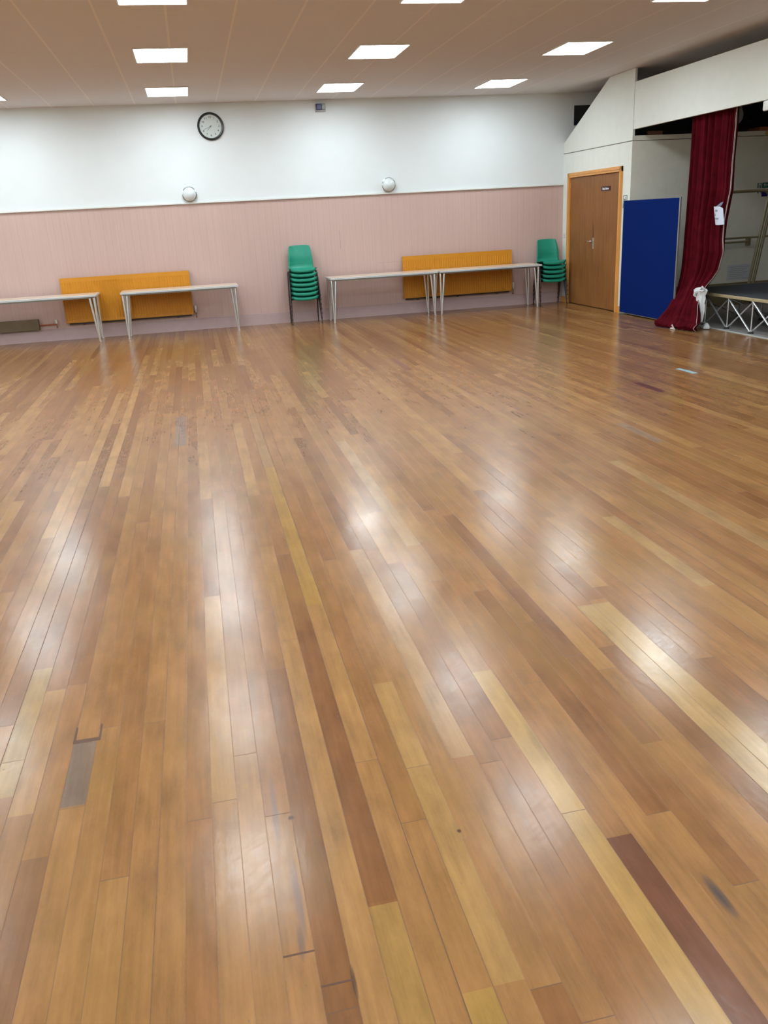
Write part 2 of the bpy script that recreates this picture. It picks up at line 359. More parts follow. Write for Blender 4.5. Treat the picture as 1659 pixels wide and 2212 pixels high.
def lathe(bm, prof, axis_o, axis_d, seg=40):
    """prof: list of (radius, height along axis)"""
    d = Vector(axis_d).normalized(); o = Vector(axis_o)
    s = d.cross(Vector((0, 0, 1)) if abs(d.z) < 0.9 else Vector((1, 0, 0))).normalized(); t = s.cross(d)
    rings = []
    for rr, hh in prof:
        if rr < 1e-6: rings.append([bm.verts.new(o+d*hh)])
        else: rings.append([bm.verts.new(o+d*hh+(s*math.cos(2*PI*k/seg)+t*math.sin(2*PI*k/seg))*rr) for k in range(seg)])
    for A, B in zip(rings, rings[1:]):
        for k in range(seg):
            k2 = (k+1) % seg
            if len(A) == 1 and len(B) == 1: continue
            if len(A) == 1: bm.faces.new((A[0], B[k], B[k2]))
            elif len(B) == 1: bm.faces.new((A[k], A[k2], B[0]))
            else: bm.faces.new((A[k], A[k2], B[k2], B[k]))
def prism_x(bm, poly_yz, x0, x1):
    A = [bm.verts.new((x0, y, z)) for y, z in poly_yz]; B = [bm.verts.new((x1, y, z)) for y, z in poly_yz]
    bm.faces.new(A); bm.faces.new(B[::-1]); n = len(A)
    for i in range(n): bm.faces.new((A[i], B[i], B[(i+1) % n], A[(i+1) % n]))
def tag(o, label=None, cat=None, group=None, kind=None):
    if label: o['label'] = label
    if cat: o['category'] = cat
    if group: o['group'] = group
    if kind: o['kind'] = kind
    return o
def obj(name, bm, m, parent=None, smooth=False, origin=None, label=None):
    bmesh.ops.recalc_face_normals(bm, faces=bm.faces[:])
    me = bpy.data.meshes.new(name)
    if origin is not None: bmesh.ops.translate(bm, verts=bm.verts[:], vec=-Vector(origin))
    bm.to_mesh(me); bm.free(); me.materials.append(m)
    if smooth:
        me.polygons.foreach_set('use_smooth', [True]*len(me.polygons))
        try: me.set_sharp_from_angle(angle=math.radians(40))
        except Exception: pass
    o = bpy.data.objects.new(name, me); C.objects.link(o)
    if parent is not None: o.parent = parent
    if origin is not None: o.location = origin
    if label: o['label'] = label
    return o
def empty(name, loc, label=None, cat=None, group=None, kind=None, rz=0):
    o = bpy.data.objects.new(name, None); C.objects.link(o); o.location = loc; o.rotation_euler = (0, 0, rz)
    o.empty_display_size = 0.1
    return tag(o, label, cat, group, kind)
def struct(name, bm, m, label, cat, parent=None, smooth=False):
    o = obj(name, bm, m, parent, smooth)
    return tag(o, label, cat, kind='structure')
def copy_tree(o, parent=None):
    c = o.copy(); C.objects.link(c); c.parent = parent
    for ch in [k for k in bpy.data.objects if k.parent == o]: copy_tree(ch, c)
    return c
def text_mesh(name, s, size, mtx, m, parent, depth=0.001, bold=0.0):
    cu = bpy.data.curves.new(name, 'FONT'); cu.body = s; cu.size = size; cu.extrude = depth; cu.align_x = 'CENTER'; cu.align_y = 'CENTER'
    cu.offset = bold
    t = bpy.data.objects.new(name+'_src', cu); C.objects.link(t)
    me = bpy.data.meshes.new_from_object(t.evaluated_get(bpy.context.evaluated_depsgraph_get()))
    bpy.data.objects.remove(t); bpy.data.curves.remove(cu)
    me.transform(mtx); me.materials.clear(); me.materials.append(m); me.name = name
    o = bpy.data.objects.new(name, me); C.objects.link(o); o.parent = parent
    return o
def face_y(x, y, z):   # text plane facing -y
    return Matrix.Translation((x, y, z)) @ Matrix.Rotation(PI/2, 4, 'X')
def face_x(x, y, z):   # text plane facing -x (reads with y decreasing)
    return Matrix.Translation((x, y, z)) @ Matrix(((0, 0, -1, 0), (-1, 0, 0, 0), (0, 1, 0, 0), (0, 0, 0, 1)))

# ------------------------------------------------------------------ setting
bm = bmesh.new(); box(bm, (XL-0.1, YN-0.1, -0.1), (6.52, D+0.15, 0)); box(bm, (6.52, Y1, -0.1), (XE+0.1, D+0.15, 0))
struct('floor', bm, MT['floor'], 'varnished strip wood floor of the hall in mixed honey and brown boards', 'floor')
bm = bmesh.new(); box(bm, (6.52, YE-0.1, -0.1), (XE+0.1, Y1, 0.004))
struct('floor_stage', bm, MT['lino'], 'grey sheet floor in the stage recess under the folding stage', 'floor')
bm = bmesh.new(); box(bm, (6.485, YE-0.1, 0.0), (6.522, 10.9, 0.008), 0.002)
struct('trim_1', bm, MT['linoedge'], 'pale metal edge strip between wood floor and grey stage recess floor', 'edge strip')
bm = bmesh.new(); box(bm, (XL-0.1, YN-0.1, H), (X0+0.75, D+0.15, H+0.1)); 
struct('ceiling', bm, MT['ceiling'], 'beige tiled ceiling with thin pale seams running to the back wall', 'ceiling')
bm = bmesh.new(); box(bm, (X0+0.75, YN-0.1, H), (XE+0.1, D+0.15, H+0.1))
struct('ceiling_stage', bm, MT['dark'], 'shade-coloured unlit ceiling above the stage recess', 'ceiling')
bm = bmesh.new(); box(bm, (XL-0.1, D, 0), (XE+0.1, D+0.15, H))
struct('wall_back', bm, MT['backwall'], 'long back wall, white above and pink boarded below the rail', 'wall')
bm = bmesh.new(); box(bm, (XL-0.1, YN-0.1, 0), (XL, D, H))
struct('wall_left', bm, MT['wall'], 'plain cream side wall on the left, out of the photo', 'wall')
bm = bmesh.new(); box(bm, (XL, YN-0.1, 0), (XE+0.1, YN, H))
struct('wall_near', bm, MT['wall'], 'plain cream wall behind the camera', 'wall')
# right wall: store room front with its upper corner cut off, a door opening, then the stage opening
DY0, DY1, DZ = 12.235, 14.055, 2.075       # door opening
bm = bmesh.new()
prism_x(bm, [(D, 0), (D, 2.430), (Y1+0.004, 2.430), (Y1+0.004, 0), (DY0, 0), (DY0, DZ), (DY1, DZ), (DY1, 0)], X0, X0+0.10)
struct('wall_right', bm, MT['wall'], 'cream store room wall around the double door', 'wall')
bm = bmesh.new()
prism_x(bm, [(D, 2.444), (D, 2.600), (12.705, H-0.004), (11.943, H-0.004), (11.943, 2.444)], X0-0.004, X0+0.03)
struct('wall_right_upper', bm, MT['wall'], 'upper cream partition panel with a slanted cut corner above the door', 'wall panel')
bm = bmesh.new(); box(bm, (X0+0.012, Y1+0.003, 2.428), (X0+0.06, D, 2.446))
struct('trim_2', bm, MT['seam'], 'thin dark seam between the door wall and the panel above', 'seam')
bm = bmesh.new(); box(bm, (X0+0.002, 11.925, 2.586), (X0+0.05, 11.935, 3.20)); 
bm.free()
bm = bmesh.new(); box(bm, (X0-0.002, YE, 2.586), (X0+0.045, 11.936, 3.1975), 0.003)
struct('wall_right_fascia', bm, MT['wall'], 'long cream fascia board across the top of the stage opening', 'fascia')
bm = bmesh.new(); box(bm, (X0, YN, 0), (X0+0.15, YE, H))
struct('wall_right_near', bm, MT['wall'], 'cream right wall nearer than the stage opening, out of the photo', 'wall')
bm = bmesh.new(); box(bm, (X0+0.10, Y1, 0), (XE, Y1+0.10, 2.432)); box(bm, (X0+0.0005, Y1, 0), (X0+0.10, Y1+0.004, 2.432))
struct('wall_stage_side', bm, MT['alcove'], 'cream side wall of the stage recess behind the railings', 'wall')
bm = bmesh.new(); box(bm, (X0+0.031, Y1-0.008, 2.440), (XE, Y1+0.10, 2.502))
struct('trim_3', bm, MT['alcove'], 'cream capping board along the top of the stage side wall', 'capping board')
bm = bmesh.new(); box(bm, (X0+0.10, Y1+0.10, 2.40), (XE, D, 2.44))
struct('ceiling_store', bm, MT['dark'], 'shade-coloured top of the store room forming a loft beside the stage', 'loft floor')
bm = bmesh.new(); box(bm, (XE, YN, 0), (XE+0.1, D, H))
struct('wall_stage_back', bm, MT['dark'], 'shade-coloured rear wall of the stage recess', 'wall')
bm = bmesh.new(); box(bm, (X0+0.15, YE-0.1, 0), (XE, YE, H))
struct('wall_stage_near', bm, MT['dark'], 'shade-coloured near side wall of the stage recess, out of the photo', 'wall')
# unlit loft: near-black sheet added over the back wall to stand for darkness
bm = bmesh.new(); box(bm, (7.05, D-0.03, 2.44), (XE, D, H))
struct('loft_dark_sheet', bm, MT['dark'], 'near-black sheet standing in for darkness at the back of the loft over the store room', 'wall')
# dado, skirtings
bm = bmesh.new(); box(bm, (XL, D-0.030, DADO-0.012), (X0-0.004, D, DADO+0.012), 0.004)
struct('trim_4', bm, MT['whitegloss'], 'thin white rail along the back wall above the pink boarding', 'dado rail')
bm = bmesh.new(); box(bm, (XL, D-0.018, 0), (X0-0.004, D, 0.165)); box(bm, (XL, D-0.013, 0.165), (X0-0.004, D, 0.182), 0.002)
struct('baseboard_back', bm, MT['pinkpaint'], 'pink painted skirting board along the back wall', 'skirting board')
bm = bmesh.new(); box(bm, (X0-0.018, Y1-0.006, 0), (X0, 12.182, 0.10), 0.003); box(bm, (X0-0.018, 14.11, 0), (X0, D-0.02, 0.10), 0.003)
struct('baseboard_right', bm, MT['orangey'], 'orange stained skirting either side of the double door', 'skirting board')
bm = bmesh.new(); box(bm, (X0+0.12, Y1-0.02, 0.004), (XE, Y1, 0.345), 0.004)
struct('baseboard_stage', bm, MT['olive'], 'deep olive brown skirting along the stage side wall', 'skirting board')

# ------------------------------------------------------------------ double door
d = empty('door_1', (X0, (DY0+DY1)/2, 0), 'closed wooden double door in an orange frame on the right wall', 'door', kind='structure')
def loc(bm_, o=d):  # shift world mesh to thing space
    bmesh.ops.translate(bm_, verts=bm_.verts[:], vec=-Vector(o.location)); return bm_
bm = bmesh.new()
for y0, y1 in ((DY1-0.03, DY1+0.045), (DY0-0.045, DY0+0.03)):
    box(bm, (X0-0.026, y0, 0), (X0+0.06, y1, DZ+0.045), 0.004)
    box(bm, (X0-0.034, y0+0.012, 0), (X0-0.02, y1-0.03, DZ+0.04), 0.004)
box(bm, (X0-0.026, DY0-0.045, DZ-0.03), (X0+0.06, DY1+0.045, DZ+0.045), 0.004)
box(bm, (X0-0.034, DY0-0.03, DZ), (X0-0.02, DY1+0.03, DZ+0.032), 0.004)
obj('door_frame', loc(bm), MT['orange'], d)
ym = (DY0+DY1)/2
for y0, y1 in ((ym+0.002, DY1-0.033), (DY0+0.033, ym-0.002)):
    bm = bmesh.new(); box(bm, (X0+0.004, y0, 0.012), (X0+0.045, y1, DZ-0.034), 0.003)
    leaf = obj('door_leaf', loc(bm), MT['ply'], d)
    if y0 < ym:
        bm = bmesh.new(); box(bm, (X0-0.002, ym-0.052, 0.93), (X0+0.005, ym-0.012, 1.10), 0.002)
        obj('handle_plate', loc(bm), MT['steel'], leaf)
        bm = bmesh.new(); tube(bm, [(X0-0.002, ym-0.03, 1.045), (X0-0.04, ym-0.03, 1.045), (X0-0.047, ym-0.02, 1.045), (X0-0.047, ym+0.085, 1.045)], 0.009)
        obj('lever_handle', loc(bm), MT['chrome'], leaf, smooth=True)
        bm = bmesh.new()
        A = [bm.verts.new((X0+0.002, ym+y_, z_)) for y_, z_ in ((-0.05, 1.10), (0.0, 1.10), (-0.012, 1.29), (-0.03, 1.31), (-0.042, 1.25))]
        bm.faces.new(A); obj('worn_patch', loc(bm), MT['darkwood'], leaf)
bm = bmesh.new(); box(bm, (X0-0.001, 12.575, 1.795), (X0+0.005, 12.885, 1.862), 0.001)
plate = obj('name_plate', loc(bm), MT['signmaroon'], d, label='small maroon name plate with white lettering')
mt_ = Matrix.Translation(-Vector(d.location)) @ face_x(X0-0.002, 12.735, 1.826)
text_mesh('lettering', 'Main Store', 0.048, mt_, MT['signwhite'], plate, bold=0.0012)

# light switch in the corner, fire exit sign beside the door
bm = bmesh.new(); box(bm, (X0-0.012, 14.165, 1.095), (X0, 14.245, 1.175), 0.003)
sw = tag(obj('light_switch', bm, MT['whitegloss'], origin=(X0, 14.205, 1.135)), 'small white switch plate between the corner and the door frame', 'light switch')
bm = bmesh.new(); box(bm, (-0.018, -0.010, -0.014), (-0.011, 0.010, 0.006), 0.002); obj('rocker', bm, MT['greyplastic'], sw)
sg = empty('exit_sign', (X0, 12.085, 1.60), 'narrow green and white running man sign half hidden behind the blue board', 'sign')
bm = bmesh.new(); box(bm, (-0.005, -0.060, -0.07), (0, 0.060, 0.108)); obj('sign_backing', bm, MT['signwhite'], sg)
bm = bmesh.new()
for a, b_ in (((-0.060, 0.100), (0.060, 0.108)), ((-0.060, 0.0), (-0.050, 0.108)), ((0.050, -0.07), (0.060, 0.108)), ((-0.06, -0.07), (0.06, -0.002))):
    box(bm, (-0.007, a[0], a[1]), (-0.004, b_[0], b_[1]))
obj('sign_border', bm, MT['signpic'], sg)
bm = bmesh.new()
lathe(bm, [(0, 0), (0.010, 0), (0.010, 0.002), (0, 0.002)], (-0.005, -0.012, 0.075), (-1, 0, 0), 14)
for pts in (((0.0, 0.060), (0.008, 0.035)), ((0.0, 0.058), (0.026, 0.052)), ((0.0, 0.056), (-0.020, 0.045)), ((0.008, 0.037), (-0.012, 0.018)), ((0.008, 0.037), (0.024, 0.016))):
    tube(bm, [(-0.006, p_[0], p_[1]) for p_ in pts], 0.0055, 6)
obj('running_man', bm, MT['signpic'], sg)

# ------------------------------------------------------------------ ceiling lights
def make_light():
    t = empty('ceiling_light', (0, 0, H))
    hx, hy = 0.275, 0.385
    bm = bmesh.new()
    box(bm, (-hx-0.012, -hy-0.012, -0.012), (hx+0.012, -hy, -0.0005)); box(bm, (-hx-0.012, hy, -0.012), (hx+0.012, hy+0.012, -0.0005))
    box(bm, (-hx-0.012, -hy, -0.012), (-hx, hy, -0.0005)); box(bm, (hx, -hy, -0.012), (hx+0.012, hy, -0.0005))
    obj('frame', bm, MT['panelframe'], t)
    bm = bmesh.new(); box(bm, (-hx, -hy, -0.009), (hx, hy, -0.002))
    obj('diffuser', bm, MT['lit'], t)
    return t
cols = [(-7.33, 'far left'), (-4.92, 'outer left'), (-2.52, 'left'), (-0.075, 'clock'), (2.335, 'alarm'), (4.765, 'right')]
rows = [13.06, 10.43, 7.80, 5.62, 3.0, 0.4, -2.2]
vis = {(-2.52, 13.06): 'cropped ceiling light panel at the left edge of the photo',
       (-0.075, 13.06): 'ceiling light panel nearest the back wall, above and left of the clock',
       (-0.075, 10.43): 'ceiling light panel in the clock side column, second from the back wall',
       (-0.075, 7.80): 'ceiling light panel cut by the photo top edge, in the column above the clock',
       (2.335, 13.06): 'ceiling light panel nearest the back wall, just above the blue wall alarm',
       (2.335, 10.43): 'ceiling light panel in the middle column, second from the back wall',
       (2.335, 7.80): 'ceiling light panel cut by the photo top edge in the middle column',
       (4.765, 13.06): 'ceiling light panel nearest the back wall, toward the slanted partition',
       (4.765, 10.43): 'ceiling light panel in the right column, second from the back wall',
       (4.765, 7.80): 'ceiling light panel barely showing at the photo top edge near the stage'}
proto = make_light(); first = True
for cx, _ in cols:
    for cy in rows:
        o = proto if first else copy_tree(proto)
        first = False
        o.location = (cx, cy, H)
        o['label'] = vis.get((cx, cy), 'lit ceiling light panel outside the photo, over the nearer hall')
        o['category'] = 'ceiling light'; o['group'] = 'ceiling light panels'

# ------------------------------------------------------------------ back wall fittings
# clock
ck = empty('wall_clock', (0.501, D, 3.045), 'round black rimmed wall clock with a pale face on the white back wall', 'clock')
bm = bmesh.new(); lathe(bm, [(0.195, 0), (0.200, 0.015), (0.197, 0.035), (0.186, 0.044), (0.172, 0.040), (0.165, 0.022), (0.165, 0.0)], (0, 0, 0), (0, -1, 0), 64)
obj('rim', bm, MT['black'], ck, True)
bm = bmesh.new(); lathe(bm, [(0, 0.018), (0.168, 0.018), (0.168, 0.0)], (0, 0, 0), (0, -1, 0), 64)
fc = obj('face', bm, MT['clockface'], ck)
for k in range(1, 13):
    a = 2*PI*k/12
    text_mesh('numeral', str(k), 0.040, face_y(math.sin(a)*0.128, -0.0195, math.cos(a)*0.128), MT['black'], fc, 0.0004, 0.0005)
for ln, an, wd in ((0.075, 222, 0.007), (0.110, 248, 0.005)):
    a = math.radians(an); bm = bmesh.new()
    tube(bm, [(-math.sin(a)*0.02, -0.026, -math.cos(a)*0.02), (math.sin(a)*ln, -0.026, math.cos(a)*ln)], wd, 6, 0.3)
    obj('hand', bm, MT['greyink'], ck)
bm = bmesh.new(); lathe(bm, [(0, 0.030), (0.012, 0.030), (0.012, 0.018)], (0, 0, 0), (0, -1, 0), 16); obj('hub', bm, MT['greyink'], ck)
# alarm sounder
al = empty('wall_alarm', (2.225, D, 3.262), 'small dark blue and grey alarm unit on the back wall under the ceiling', 'alarm')
bm = bmesh.new(); box(bm, (-0.075, -0.03, -0.062), (0.085, 0, 0.058), 0.008); obj('base_plate', bm, MT['greyplastic'], al)
bm = bmesh.new(); box(bm, (-0.068, -0.085, -0.038), (0.018, -0.028, 0.050), 0.010); obj('blue_housing', bm, MT['blueplastic'], al)
bm = bmesh.new(); lathe(bm, [(0.038, 0), (0.038, 0.03), (0.030, 0.045), (0.012, 0.052), (0, 0.053)], (0.048, -0.03, 0.0), (0, -1, 0), 24); obj('sensor_dome', bm, MT['greyplastic'], al, True)
# bulkhead lamps
def make_lamp():
    t = empty('wall_lamp', (0, 0, 0))
    bm = bmesh.new(); lathe(bm, [(0.095, 0), (0.105, 0.01), (0.105, 0.028), (0.088, 0.036), (0, 0.036)], (0, 0, 0), (0, -1, 0), 40); obj('base', bm, MT['whitegloss'], t, True)
    bm = bmesh.new(); lathe(bm, [(0.100, 0.030), (0.112, 0.036), (0.114, 0.050), (0.104, 0.056), (0.098, 0.050)], (0, 0, 0), (0, -1, 0), 40); obj('ring', bm, MT['chrome'], t, True)
    bm = bmesh.new()
    lathe(bm, [(0.102*math.cos(a), 0.050+0.085*math.sin(a)) for a in [i*PI/2/10 for i in range(10)]]+[(0, 0.135)], (0, 0, 0), (0, -1, 0), 40); obj('glass_shade', bm, MT['glass'], t, True)
    return t
lp = make_lamp(); lp.location = (0.060, D, 2.085)
tag(lp, 'unlit round opal wall lamp on the rail below the clock', 'wall lamp', 'round wall lamps above the pink boarding')
l2 = copy_tree(lp); l2.location = (3.265, D, 2.085)
tag(l2, 'unlit round opal wall lamp to the right, above the joined tables', 'wall lamp', 'round wall lamps above the pink boarding')
# black hatch behind the slanted partition
bm = bmesh.new(); box(bm, (6.515, D-0.02, 2.875), (7.02, D, 3.180), 0.003)
tag(obj('wall_hatch', bm, MT['black'], origin=(6.77, D, 3.03)), 'black rectangular hatch high on the back wall behind the slanted partition', 'hatch')

# radiators
def make_radiator(x0, x1, label):
    z0, z1 = 0.262, 0.938
    t = empty('radiator', (x0, D-0.003, 0), label, 'radiator', 'orange radiators under the pink boarding')
    W = x1-x0; bm = bmesh.new()
    yf = -0.105; n = int(W/0.0405); s = W/n
    xs = []
    for i in range(n):
        xs += [(i*s, 0), (i*s+s*0.18, 0), (i*s+s*0.34, 0.007), (i*s+s*0.66, 0.007), (i*s+s*0.82, 0)]
    xs.append((W, 0))
    zs = [(z0, 0.0), (z0+0.02, 0.0), (z0+0.045, 1.0), (z1-0.075, 1.0), (z1-0.05, 0.0), (z1, 0.0)]
    grid = [[bm.verts.new((x_, yf+dy*k_, z_)) for x_, dy in xs] for z_, k_ in zs]
    for a in range(len(zs)-1):
        for b_ in range(len(xs)-1): bm.faces.new((grid[a][b_], grid[a][b_+1], grid[a+1][b_+1], grid[a+1][b_]))
    box(bm, (0, yf+0.008, z0), (W, yf+0.02, z1))
    obj('front_panel', bm, MT['rad'], t)
    bm = bmesh.new(); box(bm, (-0.004, yf+0.002, z1-0.002), (W+0.004, -0.03, z1+0.010), 0.003)
    box(bm, (-0.006, yf+0.001, z0), (0.0, -0.03, z1), 0.002); box(bm, (W, yf+0.001, z0), (W+0.006, -0.03, z1), 0.002)
    obj('casing', bm, MT['rad'], t)
    bm = bmesh.new(); box(bm, (0.03, -0.060, z0-0.030), (W-0.03, -0.035, z1-0.02))
    for xx in (0.25, W-0.25, W/2): box(bm, (xx-0.02, -0.04, z0-0.04), (xx+0.02, 0, z0+0.05))
    obj('back_panel', bm, MT['dkmetal'], t)
    bm = bmesh.new(); tube(bm, [(W+0.006, -0.06, z0+0.035), (W+0.045, -0.06, z0+0.035), (W+0.045, -0.06, z0-0.06), (W+0.045, -0.02, z0-0.06)], 0.008)
    obj('pipe', bm, MT['pipe'], t, True)
    bm = bmesh.new(); lathe(bm, [(0, 0.09), (0.020, 0.088), (0.022, 0.06), (0.020, 0.02), (0.013, 0.01), (0.013, -0.02), (0, -0.02)], (W+0.045, -0.06, z0+0.045), (0, 0, 1), 16)
    obj('valve', bm, MT['valve'], t, True, label='white thermostatic valve')
    return t
make_radiator(-2.075, -0.105, 'orange panel radiator on the left, behind the two left tables')
make_radiator(3.44, 5.37, 'orange ribbed panel radiator behind the joined tables on the right')

# low casing with valve at the far left
pc = empty('pipe_casing', (-2.6, D-0.003, 0), 'low olive brown pipe casing on the back wall under the leftmost table', 'pipe casing')
bm = bmesh.new(); box(bm, (-3.2, -0.09, 0.190), (0.10, 0, 0.355), 0.006); obj('casing', bm, MT['pipe'], pc)
bm = bmesh.new(); tube(bm, [(0.10, -0.05, 0.26), (0.36, -0.05, 0.26), (0.36, -0.05, 0.20)], 0.010); obj('pipe', bm, MT['redbrown'], pc, True)
bm = bmesh.new(); lathe(bm, [(0, 0.08), (0.020, 0.078), (0.022, 0.02), (0, 0.02)], (0.36, -0.05, 0.25), (0, 0, 1), 14); obj('valve', bm, MT['valve'], pc, True)

# ------------------------------------------------------------------ folding tables
TF, TB = 13.62, 14.19
def make_table(L):
    t = empty('folding_table', (0, 0, 0)); dp = (TB-TF)/2; zt = 0.712
    bm = bmesh.new(); box(bm, (0.006, -dp+0.006, zt-0.027), (L-0.006, dp-0.006, zt), 0.002); top = obj('table_top', bm, MT['tabletop'], t)
    bm = bmesh.new()
    box(bm, (0, -dp, zt-0.030), (L, -dp+0.008, zt-0.001), 0.003); box(bm, (0, dp-0.008, zt-0.030), (L, dp, zt-0.001), 0.003)
    box(bm, (0, -dp, zt-0.030), (0.008, dp, zt-0.001), 0.003); box(bm, (L-0.008, -dp, zt-0.030), (L, dp, zt-0.001), 0.003)
    obj('edging', bm, MT['tableedge'], t)
    for e in (0, 1):
        for s in (-1, 1):
            bm = bmesh.new(); xf = 0.035 if e == 0 else L-0.045; k = 1 if e == 0 else -1
            yy = s*(dp-0.07)
            a0, a1 = xf-0.005*k, xf+0.065*k
            # two flat bars meeting at the foot
            for xa in (a0, a1):
                tube(bm, [(xa, yy-0.01*s, zt-0.032), (xa+(xf-xa)*0.12, yy, 0.62), (xf+(xa-xf)*0.10, yy, 0.012)], [0.020, 0.019, 0.012], 8)
            box(bm, (xf-0.014, yy-0.013, 0.0), (xf+0.014, yy+0.013, 0.016), 0.003)
            obj('leg', bm, MT['steel'], t, True)
    bm = bmesh.new()
    for xf in (0.07, L-0.08): box(bm, (xf-0.05, -dp+0.04, zt-0.045), (xf+0.05, dp-0.04, zt-0.029), 0.004)
    for yy in (-dp+0.05, dp-0.05): box(bm, (0.10, yy-0.012, zt-0.052), (L-0.10, yy+0.012, zt-0.029), 0.002)
    obj('under_frame', bm, MT['boardedge'], t)
    return t
ym_t = (TF+TB)/2
T = make_table(1.785)
tabs = [(-3.292, 'folding table cut by the left edge of the photo, overlapping the left radiator'),
        (-1.155, 'folding table right of the gap before the left radiator, standing alone'),
        (2.093, 'folding table just right of the taller chair stack, butted to another table'),
        (3.905, 'folding table in front of the right radiator, ending at the shorter chair stack')]
for i, (xx, lab) in enumerate(tabs):
    o = T if i == 0 else copy_tree(T)
    o.location = (xx, ym_t, 0); tag(o, lab, 'table', 'folding tables along the back wall')

# ------------------------------------------------------------------ stacking chairs
def shell_mesh():
    bm = bmesh.new()
    prof = [(-0.204, 0.380, 0.196), (-0.210, 0.398, 0.207), (-0.204, 0.420, 0.214), (-0.185, 0.429, 0.218), (-0.14, 0.427, 0.221), (-0.07, 0.420, 0.222), (0.0, 0.414, 0.220), (0.06, 0.413, 0.215),
            (0.110, 0.422, 0.209), (0.140, 0.445, 0.205), (0.150, 0.48, 0.203), (0.152, 0.53, 0.201), (0.150, 0.58, 0.197), (0.154, 0.625, 0.192), (0.172, 0.68, 0.187), (0.194, 0.745, 0.180), (0.206, 0.782, 0.172), (0.2095, 0.792, 0.160)]
    n = 14; g_ = []
    for i, (y, z, hw) in enumerate(prof):
        row = []
        seat = max(0.0, min(1.0, (0.14-y)/0.05)) if z < 0.46 else 0.0
        for k in range(n+1):
            s = -1+2*k/n
            dz = 0.022*seat*abs(s)**2.6; dy = -0.035*(1-seat)*abs(s)**2.5 if z > 0.44 else 0.0
            if i <= 2: dy += 0.030*abs(s)**4
            if i >= 15: dz -= 0.010*abs(s)**4
            row.append(bm.verts.new((s*hw, y+dy, z+dz)))
        g_.append(row)
    for a in range(len(prof)-1):
        for k in range(n): bm.faces.new((g_[a][k], g_[a][k+1], g_[a+1][k+1], g_[a+1][k]))
    return bm
def make_chair():
    t = empty('stacking_chair', (0, 0, 0))
    sh = obj('seat_shell', shell_mesh(), MT['green'], t, True)
    so = sh.modifiers.new('thick', 'SOLIDIFY'); so.thickness = 0.006; so.offset = 0
    # bake the thickness so that copies are plain meshes
    me = bpy.data.meshes.new_from_object(sh.evaluated_get(bpy.context.evaluated_depsgraph_get()))
    sh.modifiers.clear(); sh.data = me
    for s in (-1, 1):
        for e in (-1, 1):
            bm = bmesh.new()
            yt, yf = 0.075*e, 0.175*e
            tube(bm, [(s*0.13, yt*0.85, 0.398), (s*0.205, yt*0.9, 0.396), (s*0.222, yt, 0.388), (s*0.228, yt*1.06, 0.37), (s*(0.246 if e < 0 else 0.232), yf, 0.004)], 0.0105, 10)
            lg = obj('leg', bm, MT['chairleg'], t, True)
            bm = bmesh.new(); xf_ = s*(0.246 if e < 0 else 0.232); tube(bm, [(xf_, yf-0.004*e, 0.018), (xf_, yf, 0.0)], 0.0125, 10); obj('foot_cap', bm, MT['rubber'], lg, True)
    bm = bmesh.new()
    tube(bm, [(-0.13, -0.064, 0.398), (0.13, -0.064, 0.398)], 0.009, 8); tube(bm, [(-0.13, 0.064, 0.398), (0.13, 0.064, 0.398)], 0.009, 8)
    obj('seat_frame', bm, MT['chairleg'], t, True)
    return t
bpy.context.view_layer.update()
ch = make_chair(); used = False
stackA = ['bottom', 'second from the bottom', 'third from the bottom', 'middle', 'third from the top', 'second from the top', 'topmost']
stackB = ['bottom', 'second from the bottom', 'middle', 'second from the top', 'topmost']
for (sx, names, where, grp) in ((1.705, stackA, 'of the taller stack between the tables', 'green chairs in the taller stack'),
                                (6.02, stackB, 'of the shorter stack by the door', 'green chairs in the shorter stack')):
    for k, nm in enumerate(names):
        o = ch if not used else copy_tree(ch); used = True
        o.location = (sx, 14.055, 0.073*k)
        tag(o, 'green chair, %s %s' % (nm, where), 'chair', grp)

# ------------------------------------------------------------------ blue display board
bd = empty('display_board', (6.325, 11.29, 0), 'tall blue felt display board leaning upright across the wall end by the curtain', 'display board')
bm = bmesh.new(); box(bm, (-0.012, -0.745, 0.028), (0.010, 0.765, 1.632), 0.003); obj('felt_panel', bm, MT['blue'], bd)
bm = bmesh.new()
box(bm, (-0.011, -0.768, 0.022), (0.013, -0.745, 1.636), 0.003); box(bm, (-0.011, 0.765, 0.022), (0.013, 0.774, 1.636), 0.002)
box(bm, (-0.010, -0.768, 0.020), (0.013, 0.774, 0.028)); box(bm, (-0.010, -0.768, 1.632), (0.013, 0.774, 1.638))
obj('edge_trim', bm, MT['boardedge'], bd)
for yy in (-0.60, 0.66):
    bm = bmesh.new(); box(bm, (-0.075, yy-0.018, 0.0), (0.015, yy+0.018, 0.020), 0.005); obj('foot', bm, MT['boardedge'], bd)

